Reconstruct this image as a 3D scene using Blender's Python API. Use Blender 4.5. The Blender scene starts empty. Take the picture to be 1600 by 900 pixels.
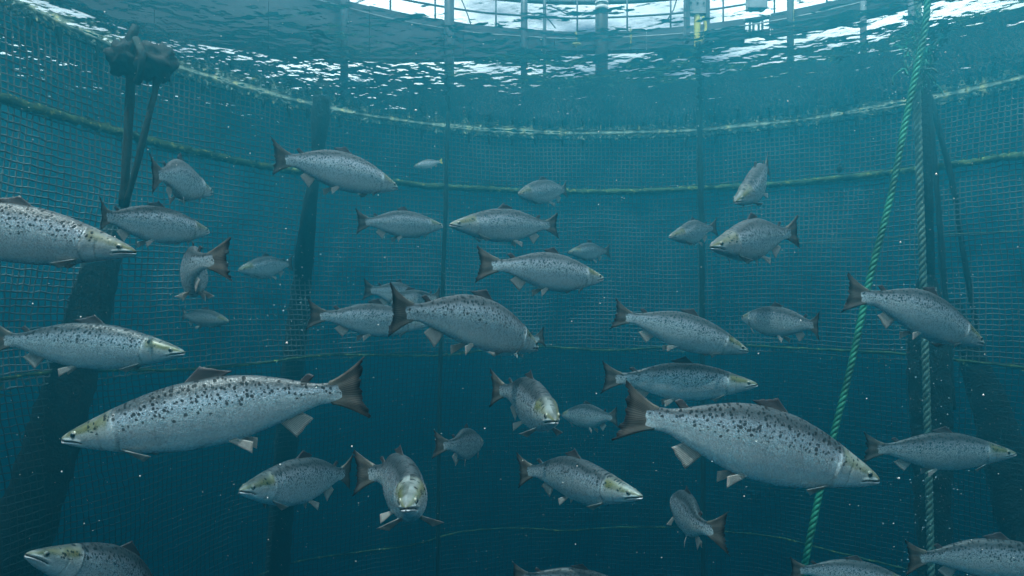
import bpy, math, random
import numpy as np
from mathutils import Vector, Matrix, noise

random.seed(7)
RNG = np.random.default_rng(7)
S = bpy.context.scene
COL = S.collection
PI = math.pi

# ------------------------------------------------------------------ camera, light, sky
F = 1043.0            # focal length in photograph pixels (1600 wide)
HOR = 466.0           # eye level row
WL = 2.0              # water level above the camera
cam = bpy.data.objects.new("camera", bpy.data.cameras.new("camera"))
COL.objects.link(cam)
cam.data.sensor_width = 36.0
cam.data.lens = F / 1600.0 * 36.0
cam.data.shift_y = (HOR - 450.0) / 1600.0
cam.data.clip_start = 0.05
cam.data.clip_end = 1000.0
cam.rotation_euler = (PI / 2, 0, 0)
S.camera = cam

SUN_EL, SUN_AZ = math.radians(72), math.radians(215)     # azimuth clockwise from +Y
world = bpy.data.worlds.new("World")
S.world = world
world.use_nodes = True
wn, wl = world.node_tree.nodes, world.node_tree.links
bg = wn["Background"]
sky = wn.new("ShaderNodeTexSky")
sky.sky_type = 'NISHITA'
sky.sun_disc = False
sky.sun_elevation = SUN_EL
sky.sun_rotation = SUN_AZ
sky.air_density = 1.0
sky.dust_density = 2.0
tc = wn.new("ShaderNodeTexCoord")
mp = wn.new("ShaderNodeMapping")
mp.inputs["Scale"].default_value = (1.0, 1.0, 2.6)
cl = wn.new("ShaderNodeTexNoise")
cl.inputs["Scale"].default_value = 3.2
cl.inputs["Detail"].default_value = 7.0
cl.inputs["Roughness"].default_value = 0.6
ramp = wn.new("ShaderNodeValToRGB")
ramp.color_ramp.elements[0].position = 0.36
ramp.color_ramp.elements[1].position = 0.58
mixw = wn.new("ShaderNodeMix")
mixw.data_type = 'RGBA'
mixw.inputs["B"].default_value = (30.0, 29.0, 29.0, 1)
wl.new(tc.outputs["Generated"], mp.inputs["Vector"])
wl.new(mp.outputs["Vector"], cl.inputs["Vector"])
wl.new(cl.outputs["Fac"], ramp.inputs["Fac"])
wl.new(ramp.outputs["Color"], mixw.inputs["Factor"])
wl.new(sky.outputs["Color"], mixw.inputs["A"])
wl.new(mixw.outputs["Result"], bg.inputs["Color"])
bg.inputs["Strength"].default_value = 0.105

sun = bpy.data.objects.new("sun", bpy.data.lights.new("sun", 'SUN'))
COL.objects.link(sun)
sun.data.energy = 5.0
sun.data.angle = math.radians(0.53)
sun.data.color = (1.0, 0.96, 0.90)
sd = Vector((math.sin(SUN_AZ) * math.cos(SUN_EL), math.cos(SUN_AZ) * math.cos(SUN_EL), math.sin(SUN_EL)))
sun.rotation_euler = sd.to_track_quat('Z', 'Y').to_euler()

S.view_settings.view_transform = 'Standard'
S.view_settings.look = 'None'
S.view_settings.gamma = 1.0
S.view_settings.exposure = 0.42
cy = S.cycles
cy.max_bounces = 8
cy.diffuse_bounces = 2
cy.glossy_bounces = 3
cy.transmission_bounces = 4
cy.transparent_max_bounces = 12
cy.volume_bounces = 2
cy.use_denoising = True
cy.sample_clamp_indirect = 4.0


# ------------------------------------------------------------------ helpers
def P(px, py, d):
    """The point at depth d seen at photograph pixel (px, py)."""
    return Vector(((px - 800.0) / F * d, d, (HOR - py) / F * d))


DD = 8.0
CX, CY, R = 0.1193 * DD, 0.4692 * DD, 0.544 * DD      # the round pen


def ring_depth(px, r):
    """Depth at which the sight line of pixel column px meets the circle of radius r about the pen's axis."""
    k = (px - 800.0) / F
    a = k * k + 1
    b = -2 * (k * CX + CY)
    c = CX * CX + CY * CY - r * r
    return (-b + math.sqrt(b * b - 4 * a * c)) / (2 * a)


def ring_theta(px, r):
    d = ring_depth(px, r)
    return math.atan2(d - CY, (px - 800.0) / F * d - CX)


def ring_pt(th, r, z):
    return Vector((CX + r * math.cos(th), CY + r * math.sin(th), z))


def prop(o, label=None, cat=None, group=None, kind=None):
    if label: o["label"] = label
    if cat: o["category"] = cat
    if group: o["group"] = group
    if kind: o["kind"] = kind
    return o


def mk(name, verts, faces, m, parent=None, smooth=True):
    me = bpy.data.meshes.new(name)
    me.from_pydata([tuple(v) for v in verts], [], faces)
    if smooth:
        me.polygons.foreach_set("use_smooth", np.ones(len(me.polygons), dtype=bool))
    me.materials.append(m)
    me.update()
    o = bpy.data.objects.new(name, me)
    COL.objects.link(o)
    if parent is not None:
        o.parent = parent
    return o


def empty(name, loc=(0, 0, 0)):
    e = bpy.data.objects.new(name, None)
    e.empty_display_size = 0.1
    e.location = loc
    COL.objects.link(e)
    return e


def sub_v(verts, loc):
    return [Vector(v) - Vector(loc) for v in verts]


def resample(pts, step):
    pts = [Vector(p) for p in pts]
    # Catmull-Rom through the points
    out = []
    n = len(pts)
    for i in range(n - 1):
        p0 = pts[max(i - 1, 0)]; p1 = pts[i]; p2 = pts[i + 1]; p3 = pts[min(i + 2, n - 1)]
        k = max(1, int((p2 - p1).length / step))
        for j in range(k):
            t = j / k
            out.append(0.5 * ((2 * p1) + (-p0 + p2) * t + (2 * p0 - 5 * p1 + 4 * p2 - p3) * t * t + (-p0 + 3 * p1 - 3 * p2 + p3) * t ** 3))
    out.append(pts[-1])
    return out


def frames(path):
    res = []
    up = Vector((0.13, 0.31, 0.94))
    for i in range(len(path)):
        t = (path[min(i + 1, len(path) - 1)] - path[max(i - 1, 0)]).normalized()
        n = up - t * up.dot(t)
        if n.length < 1e-3:
            n = Vector((1, 0, 0)) - t * t.x
        n.normalize()
        up = n
        res.append((t, n, t.cross(n)))
    return res


def tube(path, rad, k=8, lump=0.0, cap=True, V=None, Fc=None, lscale=6.0):
    """Tube along path; rad a number or a function of t in 0..1. Appends to V, Fc."""
    V = [] if V is None else V
    Fc = [] if Fc is None else Fc
    b = len(V)
    fr = frames(path)
    n = len(path)
    for i, p in enumerate(path):
        r = rad(i / max(1, n - 1)) if callable(rad) else rad
        t, a, c = fr[i]
        for j in range(k):
            w = 2 * PI * j / k
            d = a * math.cos(w) + c * math.sin(w)
            rr = r
            if lump:
                rr = r * (1 + lump * (noise.noise((p + d * r) * lscale) + 0.6 * noise.noise((p + d * r) * lscale * 3.1)))
            V.append(p + d * rr)
    for i in range(n - 1):
        for j in range(k):
            j2 = (j + 1) % k
            Fc.append((b + i * k + j, b + i * k + j2, b + (i + 1) * k + j2, b + (i + 1) * k + j))
    if cap:
        Fc.append(tuple(b + j for j in reversed(range(k))))
        Fc.append(tuple(b + (n - 1) * k + j for j in range(k)))
    return V, Fc


def twisted(path, dia, turn, V=None, Fc=None, k=6, strands=3):
    """Laid rope: strands wound about path, one full turn every `turn` metres."""
    V = [] if V is None else V
    Fc = [] if Fc is None else Fc
    fr = frames(path)
    L = [0.0]
    for i in range(1, len(path)):
        L.append(L[-1] + (path[i] - path[i - 1]).length)
    rs = dia * 0.29
    ro = dia * 0.5 - rs * 0.95
    for s in range(strands):
        pp = []
        for i, p in enumerate(path):
            w = 2 * PI * (L[i] / turn + s / strands)
            pp.append(p + (fr[i][1] * math.cos(w) + fr[i][2] * math.sin(w)) * ro)
        tube(pp, rs, k, V=V, Fc=Fc)
    return V, Fc


def box(V, Fc, c, ax, ay, az):
    """Box of half-extents given as three vectors about centre c."""
    b = len(V)
    for sx in (-1, 1):
        for sy in (-1, 1):
            for sz in (-1, 1):
                V.append(c + ax * sx + ay * sy + az * sz)
    for f in ((0, 1, 3, 2), (4, 6, 7, 5), (0, 4, 5, 1), (2, 3, 7, 6), (0, 2, 6, 4), (1, 5, 7, 3)):
        Fc.append(tuple(b + i for i in f))


# ------------------------------------------------------------------ materials
class MT:
    """Small wrapper for node materials."""
    def __init__(self, name):
        self.m = bpy.data.materials.new(name)
        self.m.use_nodes = True
        self.n = self.m.node_tree.nodes
        self.l = self.m.node_tree.links
        self.n.clear()
        self.out = self.n.new("ShaderNodeOutputMaterial")

    def N(self, t, **kw):
        nd = self.n.new(t)
        for k, v in kw.items():
            setattr(nd, k, v)
        return nd

    def put(self, sock, v):
        if v is None:
            return
        if hasattr(v, "is_output"):
            self.l.new(v, sock)
        else:
            sock.default_value = v

    def math(self, op, a, b=None, c=None, clamp=False):
        nd = self.N("ShaderNodeMath", operation=op, use_clamp=clamp)
        self.put(nd.inputs[0], a)
        self.put(nd.inputs[1], b)
        self.put(nd.inputs[2], c)
        return nd.outputs[0]

    def mix(self, f, a, b, blend='MIX'):
        nd = self.N("ShaderNodeMix", data_type='RGBA', blend_type=blend)
        self.put(nd.inputs["Factor"], f)
        self.put(nd.inputs["A"], a)
        self.put(nd.inputs["B"], b)
        return nd.outputs["Result"]

    def step(self, x, lo, hi, a=0.0, b=1.0):
        nd = self.N("ShaderNodeMapRange", interpolation_type='SMOOTHSTEP')
        self.put(nd.inputs[0], x)
        nd.inputs[1].default_value = lo
        nd.inputs[2].default_value = hi
        self.put(nd.inputs[3], a)
        self.put(nd.inputs[4], b)
        return nd.outputs[0]

    def noise(self, vec, scale, detail=3.0, rough=0.55):
        nd = self.N("ShaderNodeTexNoise")
        self.put(nd.inputs["Vector"], vec)
        nd.inputs["Scale"].default_value = scale
        nd.inputs["Detail"].default_value = detail
        nd.inputs["Roughness"].default_value = rough
        return nd

    def principled(self, **kw):
        nd = self.N("ShaderNodeBsdfPrincipled")
        for k, v in kw.items():
            self.put(nd.inputs[k.replace("_", " ")], v)
        return nd

    def bump(self, h, strength=0.3, dist=0.01):
        nd = self.N("ShaderNodeBump")
        nd.inputs["Strength"].default_value = strength
        nd.inputs["Distance"].default_value = dist
        self.put(nd.inputs["Height"], h)
        return nd.outputs[0]


def c4(r, g, b):
    return (r, g, b, 1.0)


def simple(name, a, b, scale=8.0, rough=0.7, bump=0.3, dist=0.01, lo=0.35, hi=0.65, metallic=0.0, third=None, tscale=30):
    """Two (or three) tone mottled material in object space."""
    t = MT(name)
    tcn = t.N("ShaderNodeTexCoord")
    nz = t.noise(tcn.outputs["Object"], scale, 5)
    col = t.mix(t.step(nz.outputs["Fac"], lo, hi), c4(*a), c4(*b))
    if third:
        n2 = t.noise(tcn.outputs["Object"], tscale, 3)
        col = t.mix(t.step(n2.outputs["Fac"], 0.55, 0.68), col, c4(*third))
    p = t.principled(Base_Color=col, Roughness=rough, Metallic=metallic,
                     Normal=t.bump(t.noise(tcn.outputs["Object"], scale * 5, 4).outputs["Fac"], bump, dist))
    t.l.new(p.outputs[0], t.out.inputs["Surface"])
    return t.m


M = {}
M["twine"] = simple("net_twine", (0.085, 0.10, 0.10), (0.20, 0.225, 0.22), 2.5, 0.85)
M["twine_low"] = simple("depth_shaded_twine", (0.016, 0.026, 0.027), (0.036, 0.054, 0.054), 3, 0.85)  # shade of the deeper water put into the lower net's twine colour
M["net_rope"] = simple("net_rope_fouled", (0.02, 0.05, 0.03), (0.10, 0.16, 0.06), 9, 0.85, 0.6, third=(0.32, 0.36, 0.10), tscale=22)
M["head_rope"] = simple("head_rope_fouled", (0.06, 0.085, 0.07), (0.34, 0.39, 0.30), 9, 0.8, 0.6, third=(0.5, 0.46, 0.2), tscale=18)
M["dark_rope"] = simple("dark_rope", (0.006, 0.010, 0.011), (0.02, 0.032, 0.028), 10, 0.85, 0.6)
M["pole_rope"] = simple("green_black_rope", (0.004, 0.010, 0.010), (0.012, 0.034, 0.028), 6, 0.85, 0.5)
M["green_rope"] = simple("green_rope", (0.006, 0.085, 0.052), (0.025, 0.25, 0.145), 5, 0.6, 0.4, dist=0.003)
M["grey_rope"] = simple("grey_green_rope", (0.07, 0.12, 0.095), (0.19, 0.27, 0.21), 7, 0.75, 0.4, dist=0.003)
M["pale_line"] = simple("pale_line", (0.12, 0.15, 0.10), (0.26, 0.3, 0.2), 8, 0.8)
M["foul"] = simple("fouled_black", (0.003, 0.005, 0.006), (0.010, 0.015, 0.014), 9, 0.95, 0.8, dist=0.03, third=(0.035, 0.045, 0.035), tscale=55)
M["buoy"] = simple("black_buoy", (0.004, 0.005, 0.006), (0.012, 0.014, 0.014), 6, 0.8, 0.5)
M["steel"] = simple("painted_steel", (0.035, 0.05, 0.07), (0.07, 0.09, 0.11), 3, 0.5, 0.1)
M["galv"] = simple("galvanised_steel", (0.16, 0.19, 0.21), (0.30, 0.33, 0.35), 5, 0.45, 0.15, metallic=0.3)
M["white"] = simple("white_plastic", (0.65, 0.66, 0.64), (0.8, 0.8, 0.78), 4, 0.5, 0.1)
M["hdpe"] = simple("black_collar", (0.02, 0.024, 0.028), (0.04, 0.045, 0.05), 2, 0.45, 0.1)
M["yellow"] = simple("yellow_sleeve", (0.50, 0.46, 0.08), (0.62, 0.60, 0.20), 6, 0.6, 0.3)
M["float"] = simple("fouled_float", (0.20, 0.20, 0.05), (0.45, 0.40, 0.12), 18, 0.8, 0.6, third=(0.05, 0.07, 0.05), tscale=30)


def water_material():
    t = MT("sea_water")
    geo = t.N("ShaderNodeNewGeometry")
    mpn = t.N("ShaderNodeMapping")
    mpn.inputs["Rotation"].default_value = (0, 0, 0.35)
    mpn.inputs["Scale"].default_value = (1.0, 1.0, 1.0)
    t.l.new(geo.outputs["Position"], mpn.inputs["Vector"])
    n1 = t.noise(mpn.outputs[0], 1.7, 3, 0.5)
    n2 = t.noise(mpn.outputs[0], 6.5, 2, 0.5)
    n3 = t.noise(mpn.outputs[0], 0.22, 1, 0.5)
    sx = t.N("ShaderNodeSeparateXYZ")
    t.l.new(geo.outputs["Position"], sx.inputs[0])
    gust = t.step(t.math('ADD', sx.outputs[0], t.math('MULTIPLY', t.math('SUBTRACT', n3.outputs["Fac"], 0.5), 6.0)), -2.6, 1.4, 1.05, 0.50)
    h = t.math('ADD', t.math('MULTIPLY', n1.outputs["Fac"], 0.48), t.math('MULTIPLY', t.math('MULTIPLY', n2.outputs["Fac"], 0.32), gust))
    bn = t.bump(h, 1.0, WATER_BUMP)
    fr = t.N("ShaderNodeFresnel")
    fr.inputs["IOR"].default_value = WATER_IOR
    t.l.new(bn, fr.inputs["Normal"])
    gl = t.N("ShaderNodeBsdfGlossy")
    gl.inputs["Roughness"].default_value = 0.03
    t.l.new(bn, gl.inputs["Normal"])
    tr = t.N("ShaderNodeBsdfTransparent")
    ms = t.N("ShaderNodeMixShader")
    t.l.new(fr.outputs[0], ms.inputs[0])
    t.l.new(tr.outputs[0], ms.inputs[1])
    t.l.new(gl.outputs[0], ms.inputs[2])
    t.l.new(ms.outputs[0], t.out.inputs["Surface"])
    pv = t.N("ShaderNodeVolumePrincipled")
    pv.inputs["Density"].default_value = WATER_DENSITY
    pv.inputs["Color"].default_value = c4(*WATER_SCATTER)
    pv.inputs["Absorption Color"].default_value = c4(*WATER_ABSORB)
    pv.inputs["Anisotropy"].default_value = 0.83
    t.l.new(pv.outputs[0], t.out.inputs["Volume"])
    t.m.cycles.homogeneous_volume = True
    return t.m


WATER_IOR = 1.0655
WATER_BUMP = 0.045
WATER_DENSITY = 0.25
WATER_SCATTER = (0.022, 0.222, 0.280)
WATER_ABSORB = (0.02, 0.19, 0.27)


def fish_material():
    t = MT("salmon_skin")
    a = t.N("ShaderNodeAttribute", attribute_name="rest")
    vv = t.N("ShaderNodeAttribute", attribute_name="v").outputs["Fac"]
    info = t.N("ShaderNodeObjectInfo")
    rest = a.outputs["Vector"]
    sep = t.N("ShaderNodeSeparateXYZ")
    t.l.new(rest, sep.inputs[0])
    x, y, z = sep.outputs
    # jittered coordinates, shifted per fish
    off = t.N("ShaderNodeCombineXYZ")
    t.put(off.inputs[0], t.math('MULTIPLY', info.outputs["Random"], 7.0))
    t.put(off.inputs[1], t.math('MULTIPLY', t.math('SIGN', y), 3.7))
    add = t.N("ShaderNodeVectorMath", operation='ADD')
    t.l.new(rest, add.inputs[0]); t.l.new(off.outputs[0], add.inputs[1])
    nz = t.noise(add.outputs[0], 60, 3)
    v = t.math('ADD', vv, t.math('MULTIPLY', t.math('SUBTRACT', nz.outputs["Fac"], 0.5), 0.25))
    belly, flank, upper, back = c4(0.64, 0.67, 0.67), c4(0.54, 0.58, 0.60), c4(0.36, 0.39, 0.43), c4(0.026, 0.036, 0.042)
    col = t.mix(t.step(v, -0.75, -0.1), belly, flank)
    col = t.mix(t.step(v, -0.05, 0.45), col, upper)
    col = t.mix(t.step(v, 0.34, 0.78), col, back)
    # scales: fine cells of slightly different silver
    sc = t.N("ShaderNodeVectorMath", operation='MULTIPLY')
    t.l.new(rest, sc.inputs[0]); sc.inputs[1].default_value = (1.0, 0.3, 1.25)
    flat = t.N("ShaderNodeCombineXYZ")
    t.put(flat.inputs[0], t.math('ADD', x, t.math('MULTIPLY', t.math('SIGN', y), 3.7)))
    t.put(flat.inputs[1], t.math('MULTIPLY', z, 1.25))
    vor = t.N("ShaderNodeTexVoronoi", voronoi_dimensions='2D')
    t.l.new(flat.outputs[0], vor.inputs["Vector"])
    vor.inputs["Scale"].default_value = 190
    vor.inputs["Randomness"].default_value = 0.7
    cell = t.N("ShaderNodeSeparateColor")
    t.l.new(vor.outputs["Color"], cell.inputs[0])
    body_only = t.step(x, 0.17, 0.21)
    scal = t.math('MULTIPLY', t.math('SUBTRACT', cell.outputs[0], 0.45), t.math('MULTIPLY', body_only, 0.55))
    scal = t.math('MULTIPLY', scal, t.step(v, -0.5, 0.25, 0.2, 0.8))
    big = t.noise(add.outputs[0], 14, 2)
    bright = t.math('ADD', t.math('ADD', 1.0, scal), t.math('MULTIPLY', t.math('SUBTRACT', big.outputs["Fac"], 0.5), 0.35))
    hsv = t.N("ShaderNodeHueSaturation")
    t.l.new(bright, hsv.inputs["Value"]); t.l.new(col, hsv.inputs["Color"])
    col = hsv.outputs[0]
    # pale lateral line
    ll = t.math('ABSOLUTE', t.math('SUBTRACT', z, t.math('MULTIPLY', t.math('SUBTRACT', 0.9, x), 0.018)))
    llf = t.math('MULTIPLY', t.math('MULTIPLY', t.step(ll, 0.0012, 0.003, 0.5, 0.0), body_only), t.step(x, 0.8, 0.9, 1.0, 0.0))
    col = t.mix(llf, col, c4(0.62, 0.64, 0.62))
    # head: olive crown and plain silver cheek
    head = t.step(x, 0.175, 0.20, 1.0, 0.0)
    hcol = t.mix(t.step(v, 0.02, 0.42), c4(0.36, 0.39, 0.38), c4(0.12, 0.12, 0.045))
    hcol = t.mix(t.step(v, 0.6, 0.95), hcol, c4(0.045, 0.054, 0.045))
    hcol = t.mix(t.math('MULTIPLY', t.step(big.outputs["Fac"], 0.4, 0.7), 0.35), hcol, c4(0.42, 0.45, 0.45))
    col = t.mix(t.math('MULTIPLY', head, t.step(v, -0.5, 0.0)), col, hcol)
    # black spots
    jit = t.N("ShaderNodeMix", data_type='VECTOR')
    jit.inputs["Factor"].default_value = 0.007
    t.l.new(add.outputs[0], jit.inputs["A"])
    jn = t.noise(add.outputs[0], 95, 2)
    t.l.new(jn.outputs["Color"], jit.inputs["B"])
    sp = t.N("ShaderNodeVectorMath", operation='MULTIPLY')
    t.l.new(jit.outputs[1] if jit.outputs[1].type == 'VECTOR' else jit.outputs["Result"], sp.inputs[0])
    sp.inputs[1].default_value = (1.0, 1.0, 1.0)
    s2 = t.N("ShaderNodeSeparateXYZ")
    t.l.new(sp.outputs[0], s2.inputs[0])
    sq = t.N("ShaderNodeCombineXYZ")
    t.put(sq.inputs[0], t.math('ADD', s2.outputs[0], t.math('MULTIPLY', t.math('SIGN', y), 3.7)))
    t.put(sq.inputs[1], t.math('ADD', t.math('MULTIPLY', s2.outputs[2], 0.95), t.math('MULTIPLY', s2.outputs[0], 0.25)))
    col_spots = None
    for scale, r0, dens in ((62, 0.275, 0.78), (40, 0.21, 0.48)):
        vs = t.N("ShaderNodeTexVoronoi", voronoi_dimensions='2D')
        t.l.new(sq.outputs[0], vs.inputs["Vector"])
        vs.inputs["Scale"].default_value = scale
        vs.inputs["Randomness"].default_value = 0.95
        cc = t.N("ShaderNodeSeparateColor")
        t.l.new(vs.outputs["Color"], cc.inputs[0])
        rr = t.math('MULTIPLY', t.math('ADD', 0.55, t.math('MULTIPLY', cc.outputs[1], 0.75)), r0)
        dot = t.step(t.math('SUBTRACT', vs.outputs["Distance"], rr), -0.05, 0.03, 1.0, 0.0)
        dn = t.step(vv, -0.18, 0.32, 0.0, dens)
        dn = t.math('MULTIPLY', dn, t.step(x, 0.10, 0.24, 0.35, 1.0))
        dn = t.math('MULTIPLY', dn, t.step(x, 0.55, 0.85, 1.0, 0.75))
        on = t.math('LESS_THAN', cc.outputs[2], dn)
        d1 = t.math('MULTIPLY', dot, on)
        col_spots = d1 if col_spots is None else t.math('MAXIMUM', col_spots, d1)
    col_spots = t.math('MULTIPLY', col_spots, t.step(x, 0.085, 0.11))
    col = t.mix(t.math('MULTIPLY', col_spots, 0.93), col, c4(0.010, 0.012, 0.014))
    # dark mouth slit and pinkish lip, nostril
    mo = t.N("ShaderNodeAttribute", attribute_name="mouth").outputs["Fac"]
    col = t.mix(t.step(mo, 0.35, 0.8), col, c4(0.02, 0.015, 0.015))
    lip = t.N("ShaderNodeAttribute", attribute_name="lip").outputs["Fac"]
    col = t.mix(t.math('MULTIPLY', lip, 0.45), col, c4(0.42, 0.25, 0.25))
    gl = t.N("ShaderNodeAttribute", attribute_name="gill").outputs["Fac"]
    col = t.mix(t.math('MULTIPLY', gl, 0.5), col, c4(0.05, 0.055, 0.05))
    rm = t.N("ShaderNodeAttribute", attribute_name="rim").outputs["Fac"]
    col = t.mix(t.math('MULTIPLY', rm, 0.6), col, c4(0.62, 0.62, 0.58))  # highlight along the raised gill plate edge, put into the colour
    hgt = t.math('ADD', t.math('MULTIPLY', t.math('MULTIPLY', vor.outputs["Distance"], -1.0), body_only), t.math('MULTIPLY', nz.outputs["Fac"], 0.4))
    bn = t.bump(hgt, 0.18, 0.0025)
    fac = t.N("ShaderNodeVectorMath", operation='SUBTRACT')
    t.l.new(vor.outputs["Color"], fac.inputs[0]); fac.inputs[1].default_value = (0.5, 0.5, 0.5)
    fsc = t.N("ShaderNodeVectorMath", operation='SCALE')
    t.l.new(fac.outputs[0], fsc.inputs[0])
    t.put(fsc.inputs["Scale"], t.math('MULTIPLY', body_only, t.step(v, -0.5, 0.2, 0.07, 0.18)))
    fad = t.N("ShaderNodeVectorMath", operation='ADD')
    t.l.new(bn, fad.inputs[0]); t.l.new(fsc.outputs[0], fad.inputs[1])
    fno = t.N("ShaderNodeVectorMath", operation='NORMALIZE')
    t.l.new(fad.outputs[0], fno.inputs[0])
    bn = fno.outputs[0]
    tone = t.N("ShaderNodeHueSaturation")
    t.l.new(col, tone.inputs["Color"])
    t.put(tone.inputs["Value"], t.math('ADD', 0.84, t.math('MULTIPLY', info.outputs["Random"], 0.32)))
    col = tone.outputs[0]
    p = t.principled(Base_Color=col, Roughness=t.math('ADD', t.step(v, 0.3, 0.9, 0.20, 0.36), t.math('MULTIPLY', cell.outputs[1], 0.2)),
                     Metallic=t.math('MULTIPLY', t.math('MULTIPLY', t.step(v, -0.8, -0.1, 0.22, 0.56), t.math('MULTIPLY', t.step(v, 0.50, 0.85, 1.0, 0.1), t.step(x, 0.17, 0.22, 0.3, 1.0))), t.math('SUBTRACT', 1.0, col_spots)), Normal=bn)
    t.put(p.inputs["Specular IOR Level"], t.math('SUBTRACT', 0.6, t.math('MULTIPLY', col_spots, 0.5)))
    p.inputs["Coat Weight"].default_value = 0.0
    p.inputs["Coat Roughness"].default_value = 0.25
    t.l.new(p.outputs[0], t.out.inputs["Surface"])
    return t.m


def fin_material(name, root, mid, edge, rays, trans):
    t = MT(name)
    a = t.N("ShaderNodeAttribute", attribute_name="fin")
    sep = t.N("ShaderNodeSeparateXYZ")
    t.l.new(a.outputs["Vector"], sep.inputs[0])
    u, w = sep.outputs[0], sep.outputs[1]
    st = t.math('SINE', t.math('MULTIPLY', u, rays))
    nz = t.noise(a.outputs["Vector"], 7, 4)
    col = t.mix(t.step(w, 0.0, 0.55), c4(*root), c4(*mid))
    col = t.mix(t.step(w, 0.72, 0.98), col, c4(*edge))
    k = t.math('ADD', t.math('MULTIPLY', st, 0.4), t.math('ADD', 0.72, t.math('MULTIPLY', nz.outputs["Fac"], 0.6)))
    hs = t.N("ShaderNodeHueSaturation")
    t.l.new(k, hs.inputs["Value"]); t.l.new(col, hs.inputs["Color"])
    bn = t.bump(st, 0.2, 0.001)
    p = t.principled(Base_Color=hs.outputs[0], Roughness=0.45, Normal=bn)
    tl = t.N("ShaderNodeBsdfTranslucent")
    t.l.new(hs.outputs[0], tl.inputs["Color"])
    ms = t.N("ShaderNodeMixShader")
    ms.inputs[0].default_value = trans
    t.l.new(p.outputs[0], ms.inputs[1]); t.l.new(tl.outputs[0], ms.inputs[2])
    t.l.new(ms.outputs[0], t.out.inputs["Surface"])
    return t.m


M["skin"] = fish_material()
M["tail"] = fin_material("tail_fin_skin", (0.27, 0.25, 0.215), (0.165, 0.145, 0.13), (0.03, 0.03, 0.034), 170, 0.55)
M["dark_fin"] = fin_material("dark_fin_skin", (0.10, 0.10, 0.10), (0.06, 0.055, 0.06), (0.035, 0.03, 0.035), 95, 0.3)
M["pale_fin"] = fin_material("pale_fin_skin", (0.42, 0.40, 0.37), (0.50, 0.46, 0.43), (0.68, 0.58, 0.52), 95, 0.4)
M["pec_fin"] = fin_material("breast_fin_skin", (0.40, 0.40, 0.38), (0.24, 0.24, 0.23), (0.50, 0.47, 0.44), 80, 0.35)


def eye_mats():
    t = MT("iris")
    p = t.principled(Base_Color=c4(0.24, 0.23, 0.17), Roughness=0.25, Metallic=0.3)
    p.inputs["Coat Weight"].default_value = 1.0
    t.l.new(p.outputs[0], t.out.inputs["Surface"])
    q = MT("pupil_black")
    p = q.principled(Base_Color=c4(0.006, 0.006, 0.008), Roughness=0.12)
    p.inputs["Coat Weight"].default_value = 1.0
    q.l.new(p.outputs[0], q.out.inputs["Surface"])
    return t.m, q.m


M["iris"], M["pupil"] = eye_mats()
t_ = MT("drifting_specks")
t_p = t_.principled(Base_Color=c4(0.80, 0.76, 0.70), Roughness=0.8)
t_.l.new(t_p.outputs[0], t_.out.inputs["Surface"])
M["speck"] = t_.m
t_ = MT("air_bubbles")
t_p = t_.principled(Base_Color=c4(0.75, 0.82, 0.84), Roughness=0.08)
t_p.inputs["Specular IOR Level"].default_value = 1.0
t_.l.new(t_p.outputs[0], t_.out.inputs["Surface"])
M["bubble"] = t_.m


# ------------------------------------------------------------------ water body
def build_water():
    core = np.arange(-9.0, 13.01, 0.085)
    left = -9.0 - np.cumsum(np.geomspace(0.12, 9.0, 26))
    right = 13.0 + np.cumsum(np.geomspace(0.12, 9.0, 26))
    xs = np.concatenate([left[::-1], core, right])
    core_y = np.arange(-7.0, 15.01, 0.085)
    ys = np.concatenate([(-7.0 - np.cumsum(np.geomspace(0.12, 9.0, 26)))[::-1], core_y, 15.0 + np.cumsum(np.geomspace(0.12, 9.0, 26))])
    X, Y = np.meshgrid(xs, ys)
    Z = np.zeros_like(X)
    for i in range(34):
        lam = 0.35 * (3.6 / 0.35) ** RNG.random()
        th = RNG.normal(0.5, 0.8)
        amp = 0.0009 * lam ** 0.75
        k = 2 * PI / lam
        Z += amp * np.sin(k * (math.cos(th) * X + math.sin(th) * Y) + RNG.random() * 6.28)
    edge = np.minimum(np.minimum(X - xs[0], xs[-1] - X), np.minimum(Y - ys[0], ys[-1] - Y))
    Z = WL + Z * np.clip(edge / 30.0, 0, 1)
    nx, ny = len(xs), len(ys)
    V = np.stack([X.ravel(), Y.ravel(), Z.ravel()], 1).tolist()
    idx = np.arange(nx * ny).reshape(ny, nx)
    Fc = np.stack([idx[:-1, :-1], idx[:-1, 1:], idx[1:, 1:], idx[1:, :-1]], -1).reshape(-1, 4).tolist()
    b = len(V)
    zb = -26.0
    V += [[xs[0], ys[0], zb], [xs[-1], ys[0], zb], [xs[-1], ys[-1], zb], [xs[0], ys[-1], zb]]
    Fc.append([b, b + 3, b + 2, b + 1])
    Fc.append([b, b + 1] + idx[0, ::-1].tolist())
    Fc.append([b + 1, b + 2] + idx[::-1, -1].tolist())
    Fc.append([b + 2, b + 3] + idx[-1, :].tolist())
    Fc.append([b + 3, b] + idx[:, 0].tolist())
    o = mk("water", V, Fc, water_material())
    prop(o, "blue green sea water with rippled surface seen from below", "water", kind="structure")
    return o


build_water()


# ------------------------------------------------------------------ net pen
def net_r(th, z):
    """Radius of the net wall, slightly billowing."""
    w = np.clip((1.9 - z) / 1.5, 0, 1)
    return R + w * (0.06 * np.sin(5 * th + 1.3 * z) + 0.045 * np.sin(11 * th - 2.1 * z + 1) + 0.03 * np.sin(2.6 * z + 3 * th) + 0.018 * np.sin(29 * th + 4.1 * z))


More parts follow.
